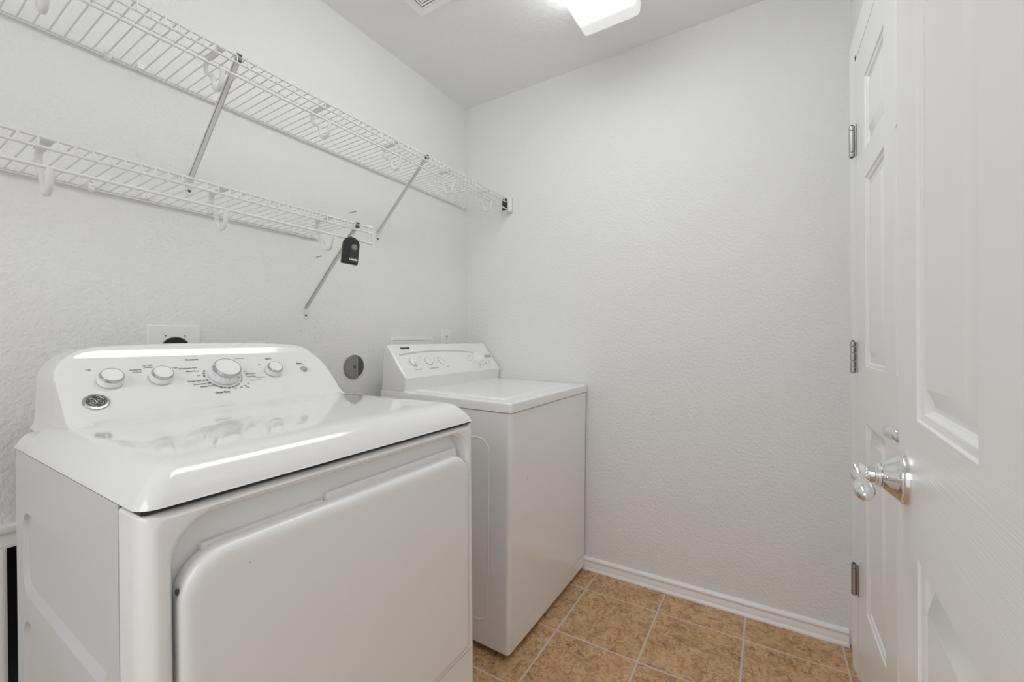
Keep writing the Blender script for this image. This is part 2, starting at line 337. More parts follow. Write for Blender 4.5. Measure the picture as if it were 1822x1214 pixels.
# ------------------------------------------------------------------ wire shelves
def wire_shelf(z, yend, ystart, label, hooks, braces, clips, saddles, endcap):
    root = empty('wire_shelf', (0, 0, z), label=label, cat='wire shelf', group=None)
    X = .300; LB = -.0225; RB = -.0595
    n = int((yend-ystart)/.0254)
    y0 = yend-.006 if not endcap else yend-.045
    bm = bmesh.new()
    tube(bm, [(.010, 0, 0), (.10, 0, 0), (X-.004, 0, 0), (X-.001, 0, -.0015), (X, 0, -.005), (X, 0, LB-.001)], .0017, 5)
    proto = finish('cross_wire', bm, M_wire, root, smooth=60)
    proto.location = (0, y0, 0)
    copies(proto, [(0, y0-.0254*k, 0) for k in range(1, n)], root)
    def rail(nm, x, zz, r, ya=ystart, yb=yend): return finish(nm, tube(bmesh.new(), [(x, ya, zz), (x, yb, zz)], r, 10), M_wire, root, smooth=60)
    rail('back_rail', .0085, -.001, .0024, yb=yend-(.0 if not endcap else .004)); rail('back_rail', .0085, -.0065, .002, yb=yend-(.0 if not endcap else .004)); rail('front_rail', X-.004, -.0035, .0030); rail('lip_rail', X-.0032, LB, .0030)
    rail('hanging_rail', X-.001, RB, .0034); 
    if not endcap: rail('middle_rail', .219, -.0028, .0018)
    # rail hooks
    hp = [(.278, -.0075), (.245, -.0065), (.224, -.0075), (.2135, -.012), (.2090, -.023), (.2135, -.039), (.2240, -.0485), (.2385, -.0555), (.2475, -.066), (.2530, -.086), (.2600, -.0985), (.2715, -.1035), (.2850, -.1000), (.2935, -.0870), (.2980, -.068), (.299, -.061)]
    if endcap: hp = [(.278, -.0075), (.245, -.0065), (.228, -.0075), (.2195, -.014), (.2170, -.027), (.2195, -.041), (.2300, -.0525), (.2405, -.0605), (.2475, -.072), (.2530, -.088), (.2600, -.1000), (.2715, -.1050), (.2850, -.1015), (.2935, -.0880), (.2980, -.068), (.299, -.061)]
    hp = catmull(hp, 3)
    pr = None
    for y in hooks:
        if pr is None:
            bm = bmesh.new(); tube(bm, [(a, 0, b) for a, b in hp], .0048, 8, flat=1.25)
            box(bm, .224, X-.002, -.009, .009, -.0072, -.0038, bev=.001, seg=1)
            pr = finish('rail_hook', bm, M_wire, root, smooth=60); pr.location = (0, y, 0)
        else:
            c = pr.copy(); C.objects.link(c); c.parent = root; c.location = (0, y, 0)
    for y in braces:
        zf = -.292
        a = Vector((.004, y, zf+.018)); b = Vector((X-.006, y, -.012)); d = (b-a).normalized(); nn = Vector((-d.z, 0, d.x))
        bm = bmesh.new()
        for s0, s1, h in ((-.0065, -.005, .008), (.005, .0065, .008), (-.0065, .0065, .0015)):
            vs = []
            for p in (a, b):
                for (yy, hh) in ((s0, 0), (s1, 0), (s1, h), (s0, h)): vs.append(bm.verts.new(p+Vector((0, yy, 0))+nn*(hh)))
            for f in [(0,1,2,3),(4,7,6,5),(0,4,5,1),(1,5,6,2),(2,6,7,3),(3,7,4,0)]: bm.faces.new([vs[i] for i in f])
        br = finish('shelf_brace', bm, M_wire, root)
        bm = bmesh.new(); loops(bm, [[(.0, y+p, zf+q) for p, q in rrect(-.0085, .0085, -.022, .022, .004)], [(.0025, y+p, zf+q) for p, q in rrect(-.0085, .0085, -.022, .022, .004)]], True)
        finish('foot_plate', bm, M_wire, br)
        finish('screw', lathe(bmesh.new(), (.0025, y, zf-.008), (1, 0, 0), [(.0042, 0), (.0040, .001), (.0028, .0022), (0, .0026)], 12), M_screw, br, smooth=50)
        bm = bmesh.new(); box(bm, X-.013, X+.002, y-.006, y+.006, -.003, .0010, bev=.0006, seg=1); box(bm, X-.012, X+.001, y-.006, y+.006, -.016, -.009)
        finish('brace_clip', bm, M_screw, br)
    pr = None
    for y in clips:
        if pr is None:
            bm = bmesh.new(); lathe(bm, (0, 0, -.004), (1, 0, 0), [(.0085, 0), (.0085, .006), (.0075, .0125), (.005, .0155), (0, .0165)], 16)
            box(bm, .0, .016, -.006, .006, .002, .008, bev=.001, seg=1)
            pr = finish('wall_clip', bm, M_plast, root, smooth=50); pr.location = (0, y, 0)
            sc = finish('clip_screw', lathe(bmesh.new(), (0, 0, 0), (0, 0, 1), [(.003, 0), (.003, .002), (0, .003)], 8), M_screw, pr, smooth=50); sc.location = (.0105, 0, .008)
        else:
            c = pr.copy(); C.objects.link(c); c.parent = root; c.location = (0, y, 0)
            d = sc.copy(); C.objects.link(d); d.parent = c
    for y in saddles:
        sd = finish('wall_loop', B(.0, .013, y-.008, y+.008, -.001, .012, bev=.002, seg=2), M_plast, root, smooth=50)
        finish('screw', lathe(bmesh.new(), (.013, y, .007), (1, 0, 0), [(.0024, 0), (.0018, .0012), (0, .0014)], 10), M_nickel, sd)
    if endcap:
        for yy in (yend, yend-.0115):
            finish('end_bar', tube(bmesh.new(), [(X-.001, yy, .0), (X-.001, yy, RB-.003)], .0028, 8), M_wire, root, smooth=60)
        for zz in (-.003, LB, RB):
            finish('end_cap', lathe(bmesh.new(), (X-.002, yend-.004, zz), (0, 1, 0), [(.0040, -.012), (.0048, -.010), (.0048, .006), (.0035, .0075), (0, .008)], 12), M_plast, root, smooth=50)
    else:
        # moulded bracket that carries the shelf end on the back wall
        bm = bmesh.new(); box(bm, .268, .3085, -.004, 0, -.071, .006, bev=.0008, seg=1); box(bm, .3045, .3085, -.041, 0, -.071, .006, bev=.0015, seg=1); box(bm, .268, .3085, -.041, 0, -.071, -.067, bev=.0015, seg=1)
        eb = finish('end_bracket', bm, M_plast, root)
        for dz in (-.005, -.060): finish('screw', lathe(bmesh.new(), (.285, -.004, dz), (0, -1, 0), [(.004, 0), (.003, .0016), (0, .002)], 10), M_screw, eb)
        bm = bmesh.new(); box(bm, .2715, .2995, -.046, -.040, -.064, -.004, bev=.001, seg=1); finish('end_plug', bm, M_seal, root)
    return root
wire_shelf(1.869, -.010, -1.93, 'long white wire shelf near the ceiling, running to the end wall', [-1.701, -1.3965, -1.093, -.794, -.486, -.190], [-1.357, -.648], [-1.537, -1.005, -.693, -.327, -.038], [-1.47, -.66], False)
wire_shelf(1.5145, -.932, -1.93, 'shorter white wire shelf below, with a black remote on its rail', [-1.699, -1.391, -1.088], [-.990], [-1.571, -.985], [-1.462, -1.30], True)

# remote control clipped on the lower shelf's hanging rail
rm = empty('remote_control', (.3135, -1.032, 1.4120), label='black handheld remote hanging from the lower wire shelf', cat='remote control')
rm.rotation_euler = (0, math.radians(6), math.radians(90-24))
# local: x across, y depth (-y towards the room), z up
def cap_outline(wd, h, n=14):
    p = [(-wd*.5, -h/2+.004), (-wd*.47, -h/2), (wd*.47, -h/2), (wd*.5, -h/2+.004)]
    r = wd/2
    for k in range(n+1):
        a = PI*k/n; p.append((math.cos(a)*r*(.94+.06*abs(math.cos(a))), h/2-r+math.sin(a)*r))
    return p
bm = bmesh.new()
loops(bm, [[(x*s, yy, z*s) for x, z in cap_outline(.052, .089)] for s, yy in ((.94, .004), (1, .002), (1, -.008), (.97, -.0125), (.90, -.0150))], True)
finish('case', bm, M_black, rm, smooth=50)
bm = bmesh.new(); loops(bm, [[(x, yy, z) for x, z in rrect(-.004, .0225, -.040, .012, .011, 8, (1, 1, 0, 0))] for yy in (-.0135, -.0158)], False); finish('face_panel', bm, mat('satin_black', (.03, .03, .032), .3), rm, smooth=30)
bt = finish('button', lathe(bmesh.new(), (.009, -.0145, .010), (0, -1, 0), [(.0095, 0), (.0095, .0012), (.0078, .0022), (.0070, .0014), (.0064, .0014), (.0060, .0032), (.0035, .0040), (0, .0042)], 28), mat('grey_button', (.25, .25, .25), .35, .3), rm, smooth=40); tag(bt, 'round grey push button')
bm = bmesh.new(); text_bm('Genie', .0105, axes((.009, -.0159, -.030), (1, 0, 0), (0, 0, 1)), bm, align='CENTER', bold=.0004); finish('lettering', bm, M_printw, rm)
bm = bmesh.new(); tube(bm, [(0, .004, .030), (0, .004, .044), (0, .0015, .050), (0, -.0035, .0505), (0, -.005, .0465)], .0011, 6); tube(bm, [(-.01, .004, .030), (-.01, .004, .044), (-.01, .0015, .050), (-.01, -.0035, .0505)], .0011, 6)
cl = finish('visor_clip', bm, M_silver, rm, smooth=60)

# nails in the left wall
for (y, z, dy, L, lb) in ((-.795, 1.6465, .012, .030, 'dark nail sticking out of the wall just above the lower wire shelf'), (-.944, 1.4385, .008, .022, 'dark nail sticking out of the wall under the lower wire shelf')):
    nl = finish('nail', lathe(bmesh.new(), (0, y, z), (L, dy, .0045), [(.0011, -.004), (.0011, L-.0015), (.0026, L-.0012), (.0028, L), (0, L+.0006)], 10), M_screw, smooth=40); tag(nl, lb, 'nail')

# ------------------------------------------------------------------ wall plates
def plate(root, y0, y1, z0, z1, t=.006, nm='cover_plate', r=.004):
    bm = bmesh.new(); loops(bm, [[(a, p, q) for p, q in rrect(y0+i, y1-i, z0+i, z1-i, max(r-i*.5, .001), 4)] for a, i in ((0, 0), (t*.55, 0), (t*.85, .0012), (t, .0035))], True)
    return finish(nm, bm, M_plast, root, smooth=40)
r_ = empty('dryer_outlet', (0, -1.396, 1.105), label='white double wall plate with round black socket behind the dryer', cat='power outlet')
plate(r_, -.0645, .0635, -.055, .062)
s_ = finish('socket', lathe(bmesh.new(), (.0, 0, -.008), (1, 0, 0), [(.036, 0), (.036, .0075), (.033, .0090), (.031, .0078), (0, .0078)], 40), M_black, r_, smooth=40); tag(s_, 'round black socket')
bm = bmesh.new(); box(bm, .0075, .0083, -.003, .003, .010, .020); box(bm, .0075, .0083, -.020, -.016, -.014, .0); box(bm, .0075, .0083, .016, .020, -.014, .0); finish('slots', bm, M_dark, s_)
for y in (-.0235, .0235): finish('screw', lathe(bmesh.new(), (.006, y, .031), (1, 0, 0), [(.0024, -.001), (.0018, .0005), (0, .0008)], 12), M_screw, r_)
r_ = empty('duplex_outlet', (0, -.192, 1.113), label='small white wall outlet above the washer, near the room corner', cat='power outlet')
plate(r_, -.036, .036, -.058, .058, .0055)
for zc in (-.0195, .0195):
    f = bmesh.new(); loops(f, [[(a, p, q) for p, q in rrect(-.0165, .0165, zc-.0135, zc+.0135, .009, 5)] for a in (.003, .0068)], True); f = finish('receptacle', f, M_plast, r_, smooth=40)
    bm = bmesh.new(); box(bm, .0066, .0071, -.0080, -.0055, zc-.001, zc+.008); box(bm, .0066, .0071, .0055, .0080, zc, zc+.007); lathe(bm, (.0066, 0, zc-.006), (1, 0, 0), [(.0025, 0), (.0025, .0005), (0, .0005)], 10); finish('slots', bm, M_seal, f)
finish('screw', lathe(bmesh.new(), (.0055, 0, 0), (1, 0, 0), [(.003, -.001), (.002, .0008), (0, .001)], 12), M_nickel, r_)
r_ = empty('washer_outlet_box', (0, -.4375, 1.06), label='white recessed water supply box on the wall behind the washer', cat='outlet box')
bm = bmesh.new()
for (a, b, c, d) in ((-.143, .143, .058, .072), (-.143, .143, -.09, -.076), (-.143, -.129, -.076, .058), (.129, .143, -.076, .058)): box(bm, 0, .007, a, b, c, d, bev=.0012, seg=1)
finish('frame', bm, M_plast, r_)
bm = bmesh.new(); box(bm, .0005, .0025, -.129, .129, -.076, .058); finish('back_panel', bm, M_plast, r_)
bm = bmesh.new(); box(bm, .0025, .0045, -.125, .125, .047, .051); finish('lip', bm, M_plast, r_)
r_ = empty('vent_cover', (0, -.779, 1.009), label='round grey metal vent cover on the wall between dryer and washer', cat='vent cover')
finish('rim', lathe(bmesh.new(), (0, 0, 0), (1, 0, 0), [(.0515, 0), (.0515, .003), (.0495, .0042), (.0478, .003), (.0478, .0008), (0, .0008)], 48), M_silver, r_, smooth=40)
def half_disc(bm, a0, a1, r, xo, x1_, cutlo, cuthi):
    pts = []
    for k in range(65):
        a = 2*PI*k/64; y, z = math.cos(a)*r, math.sin(a)*r
        pts.append((min(max(y, cutlo), cuthi), z))
    return pts
bm = bmesh.new(); pp = []
for k in range(64):
    a = 2*PI*k/64; y, z = math.cos(a)*.047, math.sin(a)*.047
    if y <= .0145: pp.append((y, z))
lo = [(.003-(y+.047)*.0, y, z) for y, z in pp]; hi = [(.0046, y, z) for y, z in pp]
loops(bm, [lo, hi], True); finish('plate', bm, M_galv, r_, smooth=30)
bm = bmesh.new(); pp = []
for k in range(64):
    a = 2*PI*k/64-PI; y, z = math.cos(a)*.047, math.sin(a)*.047
    if y >= .0145: pp.append((y, z))
loops(bm, [[(.0012, y, z) for y, z in pp], [(.0042, y, z) for y, z in pp]], True); o = finish('side_plate', bm, mat('dark_steel', (.15, .15, .15), .45, .8), r_, smooth=30)
finish('centre_hole', lathe(bmesh.new(), (.0050, .0005, 0), (1, 0, 0), [(.0065, 0), (.0065, .0008), (.005, .0012), (0, .0012)], 20), M_seal, r_)
finish('screw', lathe(bmesh.new(), (.0060, .0005, -.0006), (1, 0, 0), [(.0032, 0), (.002, .002), (0, .0024)], 12), M_silver, r_)
finish('ridge', B(.0045, .0072, .0135, .0160, -.0435, .0435, bev=.0006, seg=1), M_silver, r_)

# ------------------------------------------------------------------ ceiling light and ceiling vent
LX0, LX1, LY0, LY1 = .832, 1.066, -1.51, -.290
r_ = empty('ceiling_light', (.95, -.9, H), label='long white ceiling light with a ribbed diffuser, switched on', cat='ceiling light')
def LL(x, y, z): return (x-.95, y+.9, z-H)
bm = bmesh.new()
sec = [(LX0+.006, 2.437), (LX0, 2.405), (LX0+.003, 2.372), (LX0+.012, 2.362), (LX0+.022, 2.3605), (LX1-.022, 2.3605), (LX1-.012, 2.362), (LX1-.003, 2.372), (LX1, 2.405), (LX1-.006, 2.437)]
loops(bm, [[LL(x, y, z) for x, z in sec] for y in (LY0+.0, LY1-.0)], True)
finish('diffuser', bm, M_lamp, r_, smooth=25)
finish('base_plate', B(LX0-.95+.004, LX1-.95-.004, LY0+.9+.004, LY1+.9-.004, -.006, 0), M_plast, r_)
for y in (LY0+.9, LY1+.9-.002):
    pass
r_ = empty('ceiling_vent', (.278, -.6525, H), label='square white ceiling air vent with nested louvre frames', cat='ceiling vent')
S = .305
bm = bmesh.new()
def sq(i, z): return [(i, -i, z), (S-i, -i, z), (S-i, -S+i, z), (i, -S+i, z)]
loops(bm, [sq(0, 0), sq(0, -.005), sq(.003, -.008), sq(.030, -.0105), sq(.031, 0)], False, False); M_vent = mat('white_vent_enamel', (.93, .93, .925), .35); finish('outer_frame', bm, M_vent, r_, smooth=30)
finish('vent_opening', B(.03, S-.03, -S+.03, -.03, -.0012, -.0004), M_dark, r_)
i = .0325
while i < .13:
    bm = bmesh.new(); loops(bm, [sq(i, -.0100), sq(i, -.0115), sq(i+.0072, -.0105), sq(i+.0072, -.0090), sq(i, -.0100)], False, False); finish('louver_frame', bm, M_vent, r_)
    i += .0120

# ------------------------------------------------------------------ dryer
YD0, YD1, YC = -1.728, -1.046, -1.387
dr = empty('clothes_dryer', (.48, YC, 0), label='white clothes dryer with chrome-rimmed dials, in the foreground', cat='clothes dryer')
DT = Matrix.Translation((-.48, -YC, 0))
def D(nm, bm, m, smooth=None, parent=None):
    o = finish(nm, bm, m, parent if parent is not None else dr, smooth)
    if parent is None: o.location = (-.48, -YC, 0)
    return o
# rear body between the side panels
D('cabinet', B(.19, .760, YD0+.010, YD1-.010, .03, .900), M_side_shaded)
def side_panel(y, s):
    """pressed side: s=-1 faces -y"""
    bm = bmesh.new(); x0, x1, z0, z1 = .180, .748, .02, .905; yf = y
    fi = -s
    def R(a, b, c, d, r, off): return [(p, yf+fi*off, q) for p, q in rrect(a, b, c, d, r, 5)]
    # three recesses stacked; panel face built as strips between them
    rec = [(.235, .700, .645, .792), (.235, .700, .12, .585)]
    zc = [z0, .1, .615, .815, z1]
    for k, (a, b, c, d) in enumerate(rec[::-1]):
        zl, zh = (z0, .615) if k == 0 else (.615, z1)
        outer = R(x0, x1, zl, zh, .0001, 0)
        loops(bm, [outer, R(a-.005, b+.003, c-.011, d+.0015, .043, 0), R(a-.004, b+.002, c-.009, d+.0010, .042, .0012), R(a, b, c, d, .040, .0075), R(a+.002, b-.002, c+.002, d-.002, .038, .0085)], False, True)
    b2 = [bm.verts.new(p) for p in [(x0, yf, z0), (x1, yf, z0), (x1, yf, z1), (x0, yf, z1)]]
    b3 = [bm.verts.new((p.co.x, yf+fi*.012, p.co.z)) for p in b2]
    for k in range(4): bm.faces.new([b2[k], b2[(k+1) % 4], b3[(k+1) % 4], b3[k]])
    bm.faces.new(b3)
    return bm
D('side_panel', side_panel(YD0, -1), M_side_shaded, 30); D('side_panel', side_panel(YD1, 1), M_side_shaded, 30)
# front panel with the door recess
XF = .822
def front_panel():
    bm = bmesh.new()
    y0, y1, z0, z1 = YD0, YD1, .02, .902
    def ring(i, x, r): return [(x, p, q) for p, q in rrect(y0+i, y1-i, z0+i*.5, z1-i*.5, r, 6)]
    def hole(i, x, r): return [(x, p, q) for p, q in rrect(-1.699+i, -1.0725-i, .3335+i, .889-i, r, 6, (1, 1, .2, .2))]
    loops(bm, [ring(0, .7505, .004), ring(0, .793, .004), ring(.0015, .8025, .005), ring(.005, .811, .007), ring(.010, .8175, .010), ring(.0155, .8212, .013), ring(.0190, XF, .016),
               hole(-.0035, XF, .064), hole(0, .8205, .060), hole(.003, .817, .058), hole(.006, .812, .055), hole(.008, .790, .053)], True, True)
    return bm
D('front_panel', front_panel(), M_enamel, 35)
bm = bmesh.new(); box(bm, .7478, .7505, YD0+.0015, YD1-.0015, .02, .902); D('panel_seam', bm, M_seal)
D('lower_seam', B(.81, .8223, YD0+.012, YD1-.012, .3290, .3302), M_printl)
# door
def door_ring(i, x, r): return [(x, p, q) for p, q in rrect(-1.689+i, -1.0770-i, .3365+i, .8335-i, r, 8, (1, 1, .2, .2))]
bm = bmesh.new(); loops(bm, [door_ring(.006, .792, .052), door_ring(.001, .795, .056), door_ring(0, .803, .057), door_ring(0, .819, .057), door_ring(.002, .8235, .055), door_ring(.006, .8268, .051), door_ring(.012, .8285, .046), door_ring(.020, .829, .04)], True, True)
dd = D('door', bm, M_enamel, 35)
bm = bmesh.new(); loops(bm, [[(x, p, q) for p, q in rrect(-1.46, -1.10, .80, zt, .006, 3)] for x, zt in ((.7905, .8440), (.7935, .8455), (.800, .8455), (.8035, .840))], True); finish('door_pull', bm, M_enamel, dd, 35)
bm = bmesh.new(); loops(bm, [[(x, p, q) for p, q in rrect(-1.655, -1.468, .80, zt, .004, 3)] for x, zt in ((.7905, .8362), (.8005, .8372))], True); finish('door_liner', bm, M_enamel, dd, 35)
finish('hinge_screw', lathe(bmesh.new(), (.8135, -1.688, .790), (0, -1, 0), [(.0042, -.001), (.0042, .0012), (.002, .002), (0, .002)], 14), M_screw, dd)
for (y, z) in ((-1.6053, .7960), (-1.6010, .7962)): finish('speck', lathe(bmesh.new(), (.8288, y, z), (1, 0, 0), [(.0007, 0), (.0006, .0004), (0, .0005)], 6), M_screw, dd)
# deck with sloping aprons
def deck():
    bm = bmesh.new(); x0 = .13
    zz = [.9085, .911, .921, .9355, .9475, .9535, .9565, .9572]
    fr = [0, .002, .0045, .0145, .0265, .038, .056, .085]
    sd = [0, .001, .0065, .018, .029, .038, .050, .075]
    rings = []
    for z, f, q in zip(zz, fr, sd):
        rings.append([(x, y, z) for (x, y) in rrect(.245, XF+.001-f, YD0-.002+q, YD1+.002-q, max(.024-f*.15, .014), 7, (1, 0, 0, 1))])
    loops(bm, rings, True, True)
    return bm
tp = D('top_panel', deck(), M_top, 50)
bm = bmesh.new(); loops(bm, [[(p, q, z) for p, q in rrect(.175+i*.2, .250, YD0-.002+i, YD1+.002-i, .004, 4, (0, 1, 1, 0))] for z, i in ((.9085, 0), (.911, .001), (.921, .0065), (.9300, .0135), (.9345, .019), (.9355, .028))], True); D('rear_ledge', bm, M_top, 40)
D('top_seam', B(.19, .812, YD0+.004, YD1-.004, .902, .9087), M_seal)
# control console: arch across y over a swept face profile
FP = [(.115, 1.104), (.120, 1.111), (.130, 1.1155), (.150, 1.1177), (.170, 1.1178), (.184, 1.1160), (.194, 1.1105), (.2010, 1.1020), (.2065, 1.0930), (.2125, 1.0830), (.2200, 1.0750), (.2300, 1.0655), (.270, 1.0272), (.317, .9820), (.335, .9685), (.352, .9620), (.372, .9590), (.390, .9577), (.410, .9568)]
FPs = catmull(FP, 4)
def console():
    bm = bmesh.new(); hw = .301
    A_ = [0, .05, .10, .15, .19, .22, .235, .25, .26, .27, .278, .285, .290, .2945, .298, .300, .301]
    ysamp = [-a for a in A_[::-1]][:-1]+A_
    def zt(a):
        z = 1.1165-.010*(a/.25)**2
        if a > .222: r = .079; t = min(a-.222, r); z -= (r-math.sqrt(max(r*r-t*t, 0)))*.86
        return z
    def smin(a, b, k=.006):
        h = max(k-abs(a-b), 0)/k; return min(a, b)-h*h*k*.25
    cols = []
    for yy in ysamp:
        a = abs(yy); col = []
        for (x, z) in FPs:
            fl = 0
            zz = smin(z, zt(a)) if x < .30 else z
            # the foot melts into the deck apron towards the ends
            if a > .27 and x > .30: zz = z-(a-.27)/.031*.012*min((x-.30)/.10, 1)
            col.append(bm.verts.new((x, YC+yy, zz)))
        cols.append(col)
    for p, q in zip(cols, cols[1:]):
        for k in range(len(p)-1): bm.faces.new([p[k], p[k+1], q[k+1], q[k]])
    for col, s in ((cols[0], -1), (cols[-1], 1)):
        prev = col
        for (dy, f) in ((.0008, .25), (.0015, .6), (.004, .86), (.010, 1.0)):
            nw = [bm.verts.new((v_.co.x, v_.co.y+s*dy-(prev[i].co.y-col[i].co.y)*0, col[i].co.z+(.934-col[i].co.z)*f)) for i, v_ in enumerate(col)]
            for k in range(len(nw)-1): bm.faces.new([prev[k], prev[k+1], nw[k+1], nw[k]])
            prev = nw
        if s < 0: endL = prev
        else: endR = prev
    # back wall
    back = [c[0] for c in cols]; low = [bm.verts.new((.115, v_.co.y, .934)) for v_ in back]
    for k in range(len(back)-1): bm.faces.new([back[k], back[k+1], low[k+1], low[k]])
    return bm
cs = D('control_console', console(), M_top, 40)
# frame on the console face: P0 at (.224, y, 1.0714), n outward, up along the face
FN = Vector((.693, 0, .721)); FU = Vector((-.721, 0, .693)); FY = Vector((0, 1, 0))
def fp(y, s, h=0): return Vector((.224, y, 1.0714))+FU*s+FN*h
def dial(y, s, r, hgt, big=False):
    o = fp(y, s, -.001); k = r/.025
    base = lathe(bmesh.new(), o, FN, [(r*1.0, .0025), (r*1.03, .004), (r*1.02, .0075), (r*.97, hgt*.62), (r*.95, hgt*.70)], 48)
    kn = finish('dial_knob', base, M_knob, cs, 35); tag(kn, 'white dial knob with a silver ring')
    finish('silver_ring', lathe(bmesh.new(), o, FN, [(r*.94, hgt*.68), (r*.945, hgt*.80), (r*.90, hgt*.93), (r*.86, hgt*1.0), (r*.81, hgt*1.0), (r*.80, hgt*.95)], 48), M_silver, kn, 50)
    finish('dial_face', lathe(bmesh.new(), o, FN, [(r*.815, hgt*.90), (r*.815, hgt*.985), (r*.74, hgt*.978), (r*.4, hgt*.955), (0, hgt*.95)], 40), M_knob, kn, 30)
    finish('dial_gap', lathe(bmesh.new(), o, FN, [(r*.90, .0005), (r*.90, .003), (0, .003)], 32), M_seal, kn)
    return kn, o
dial(-1.6065, -.0540, .0220, .0235)
dial(-1.5180, -.0545, .0220, .0235)
kn, o3 = dial(-1.3860, -.0585, .0345, .033)
dial(-1.2590, -.0570, .0215, .0235)
# pointer and small marks on the main dial
a = math.radians(158); dirv = FY*math.cos(a)+FU*math.sin(a)
bm = bmesh.new(); p = fp(-1.3860, -.0585, 0); tube(bm, [p+dirv*.0230+FN*.0315, p+dirv*.0300+FN*.0322, p+dirv*.0325+FN*.0270], .0014, 6); finish('pointer', bm, M_knob, kn)
bm = bmesh.new()
for k, ad in enumerate((196, 206, 216, 232, 262, 266, 300, 304, 308)):
    a = math.radians(ad); q = p+(FY*math.cos(a)+FU*math.sin(a))*.0342+FN*.016; tube(bm, [q, q+FN*.0035], .00045, 4)
finish('dial_marks', bm, M_print, kn)
bm = bmesh.new()
def arc(bm, y, s, r0, r1, a0, a1, h=.0006, n=10):
    ring = []
    for rr in (r0, r1):
        ring.append([fp(y+math.cos(math.radians(a0+(a1-a0)*k/n))*rr, s+math.sin(math.radians(a0+(a1-a0)*k/n))*rr, h) for k in range(n+1)])
    vs = [[bm.verts.new(q) for q in rr] for rr in ring]
    for k in range(n): bm.faces.new([vs[0][k], vs[0][k+1], vs[1][k+1], vs[1][k]])
for a0 in (148, 160, 172): arc(bm, -1.388, -.0600, .0405, .0445, a0, a0+8, n=3)
for k in range(10): arc(bm, -1.388, -.0600, .0405, .0440, 192+k*12.2, 192+k*12.2+9.2, n=3)
finish('dial_scale', bm, M_print, cs)
bm = bmesh.new()
for k in range(6): arc(bm, -1.388, -.0600, .0405, .0440, 320+k*11, 320+k*11+9, n=3)
finish('dial_scale', bm, M_printl, cs)
def face_h(sv):
    o = Vector((.224, 0, 1.0714))+FU*sv; best = 0
    for (a, b), (c, d) in zip(FPs, FPs[1:]):
        p = Vector((a, 0, b)); q = Vector((c, 0, d)); sa, sb = (p-o).dot(FU), (q-o).dot(FU)
        if sa*sb <= 0 and abs(sa-sb) > 1e-9 and a > .17: best = ((p+(q-p)*(sa/(sa-sb)))-o).dot(FN)
    return best
def T(bm, s, y, sv, size=.0062, align='LEFT', bold=.0): text_bm(s, size, axes(fp(y, sv, face_h(sv)+.0007), FY, FU, FN), bm, .0001, align, bold)
bm = bmesh.new()
T(bm, 'Optimum Dry', -1.4370, -.0275, .0068, 'RIGHT', .0001); T(bm, 'More Dry', -1.4375, -.0385, .0065, 'RIGHT', .0001); T(bm, 'Off', -1.4375, -.0540, .0062, 'RIGHT')
T(bm, 'Quick Fluff 20', -1.4330, -.0720, .0065, 'RIGHT', .0001); T(bm, 'Dewrinkle 20', -1.4250, -.0825, .0065, 'RIGHT', .0001); T(bm, 'Damp Dry 30', -1.4135, -.0915, .0065, 'RIGHT', .0001)
for s, y, sv in (('80', -1.4050, -.1015), ('70', -1.3905, -.1055), ('60', -1.3750, -.1065), ('50', -1.3600, -.1050), ('40', -1.3490, -.1005), ('Min', -1.3450, -.1070), ('10', -1.3390, -.0945)): T(bm, s, y, sv, .006, 'CENTER')
T(bm, 'Time Dry', -1.4080, -.1155, .0085, 'CENTER', .0003)
T(bm, 'Off', -1.3370, -.0500); T(bm, 'More Dry', -1.3345, -.0600, .0065, bold=.0001); T(bm, 'Less Dry', -1.3345, -.0700, .0065, bold=.0001)
T(bm, 'Off', -1.6310, -.0180, .0062, 'RIGHT', .0001)
T(bm, 'Cottons', -1.5470, -.0235, .0062, 'RIGHT', .0001); T(bm, 'Medium', -1.5475, -.0310, .0052, 'RIGHT')
T(bm, 'Air Fluff', -1.5240, -.0120, .0058, 'RIGHT'); T(bm, 'Delicates', -1.5240, -.0180, .0048, 'RIGHT')
T(bm, 'High', -1.4890, -.0235, .0062); T(bm, 'Off', -1.2830, -.0290, .0058, 'RIGHT'); T(bm, 'Start', -1.1690, -.0310, .0085, 'CENTER', .0002)
tube(bm, [fp(-1.182, -.0375, .0003), fp(-1.156, -.0375, .0003)], .0004, 4)
T(bm, 'Cottons', -1.4400, .0020, .0085, 'CENTER', .0002); T(bm, 'Signal', -1.2530, -.0060, .0078, 'CENTER', .0001)
finish('lettering', bm, M_print, cs)
bm = bmesh.new(); T(bm, 'Delicates', -1.3130, -.0755, .0068); T(bm, 'Easy Care', -1.3300, -.0840, .0068); T(bm, 'Delicates', -1.3300, .0000, .0075, 'CENTER'); finish('lettering', bm, M_printl, cs)
bb = finish('start_button', lathe(bmesh.new(), fp(-1.1655, -.0575, 0), FN, [(.0105, 0), (.0108, .001), (.0095, .0015), (.0092, .0050), (.0080, .0062), (0, .0058)], 28), M_btn, cs, 35); tag(bb, 'small round silver start button')
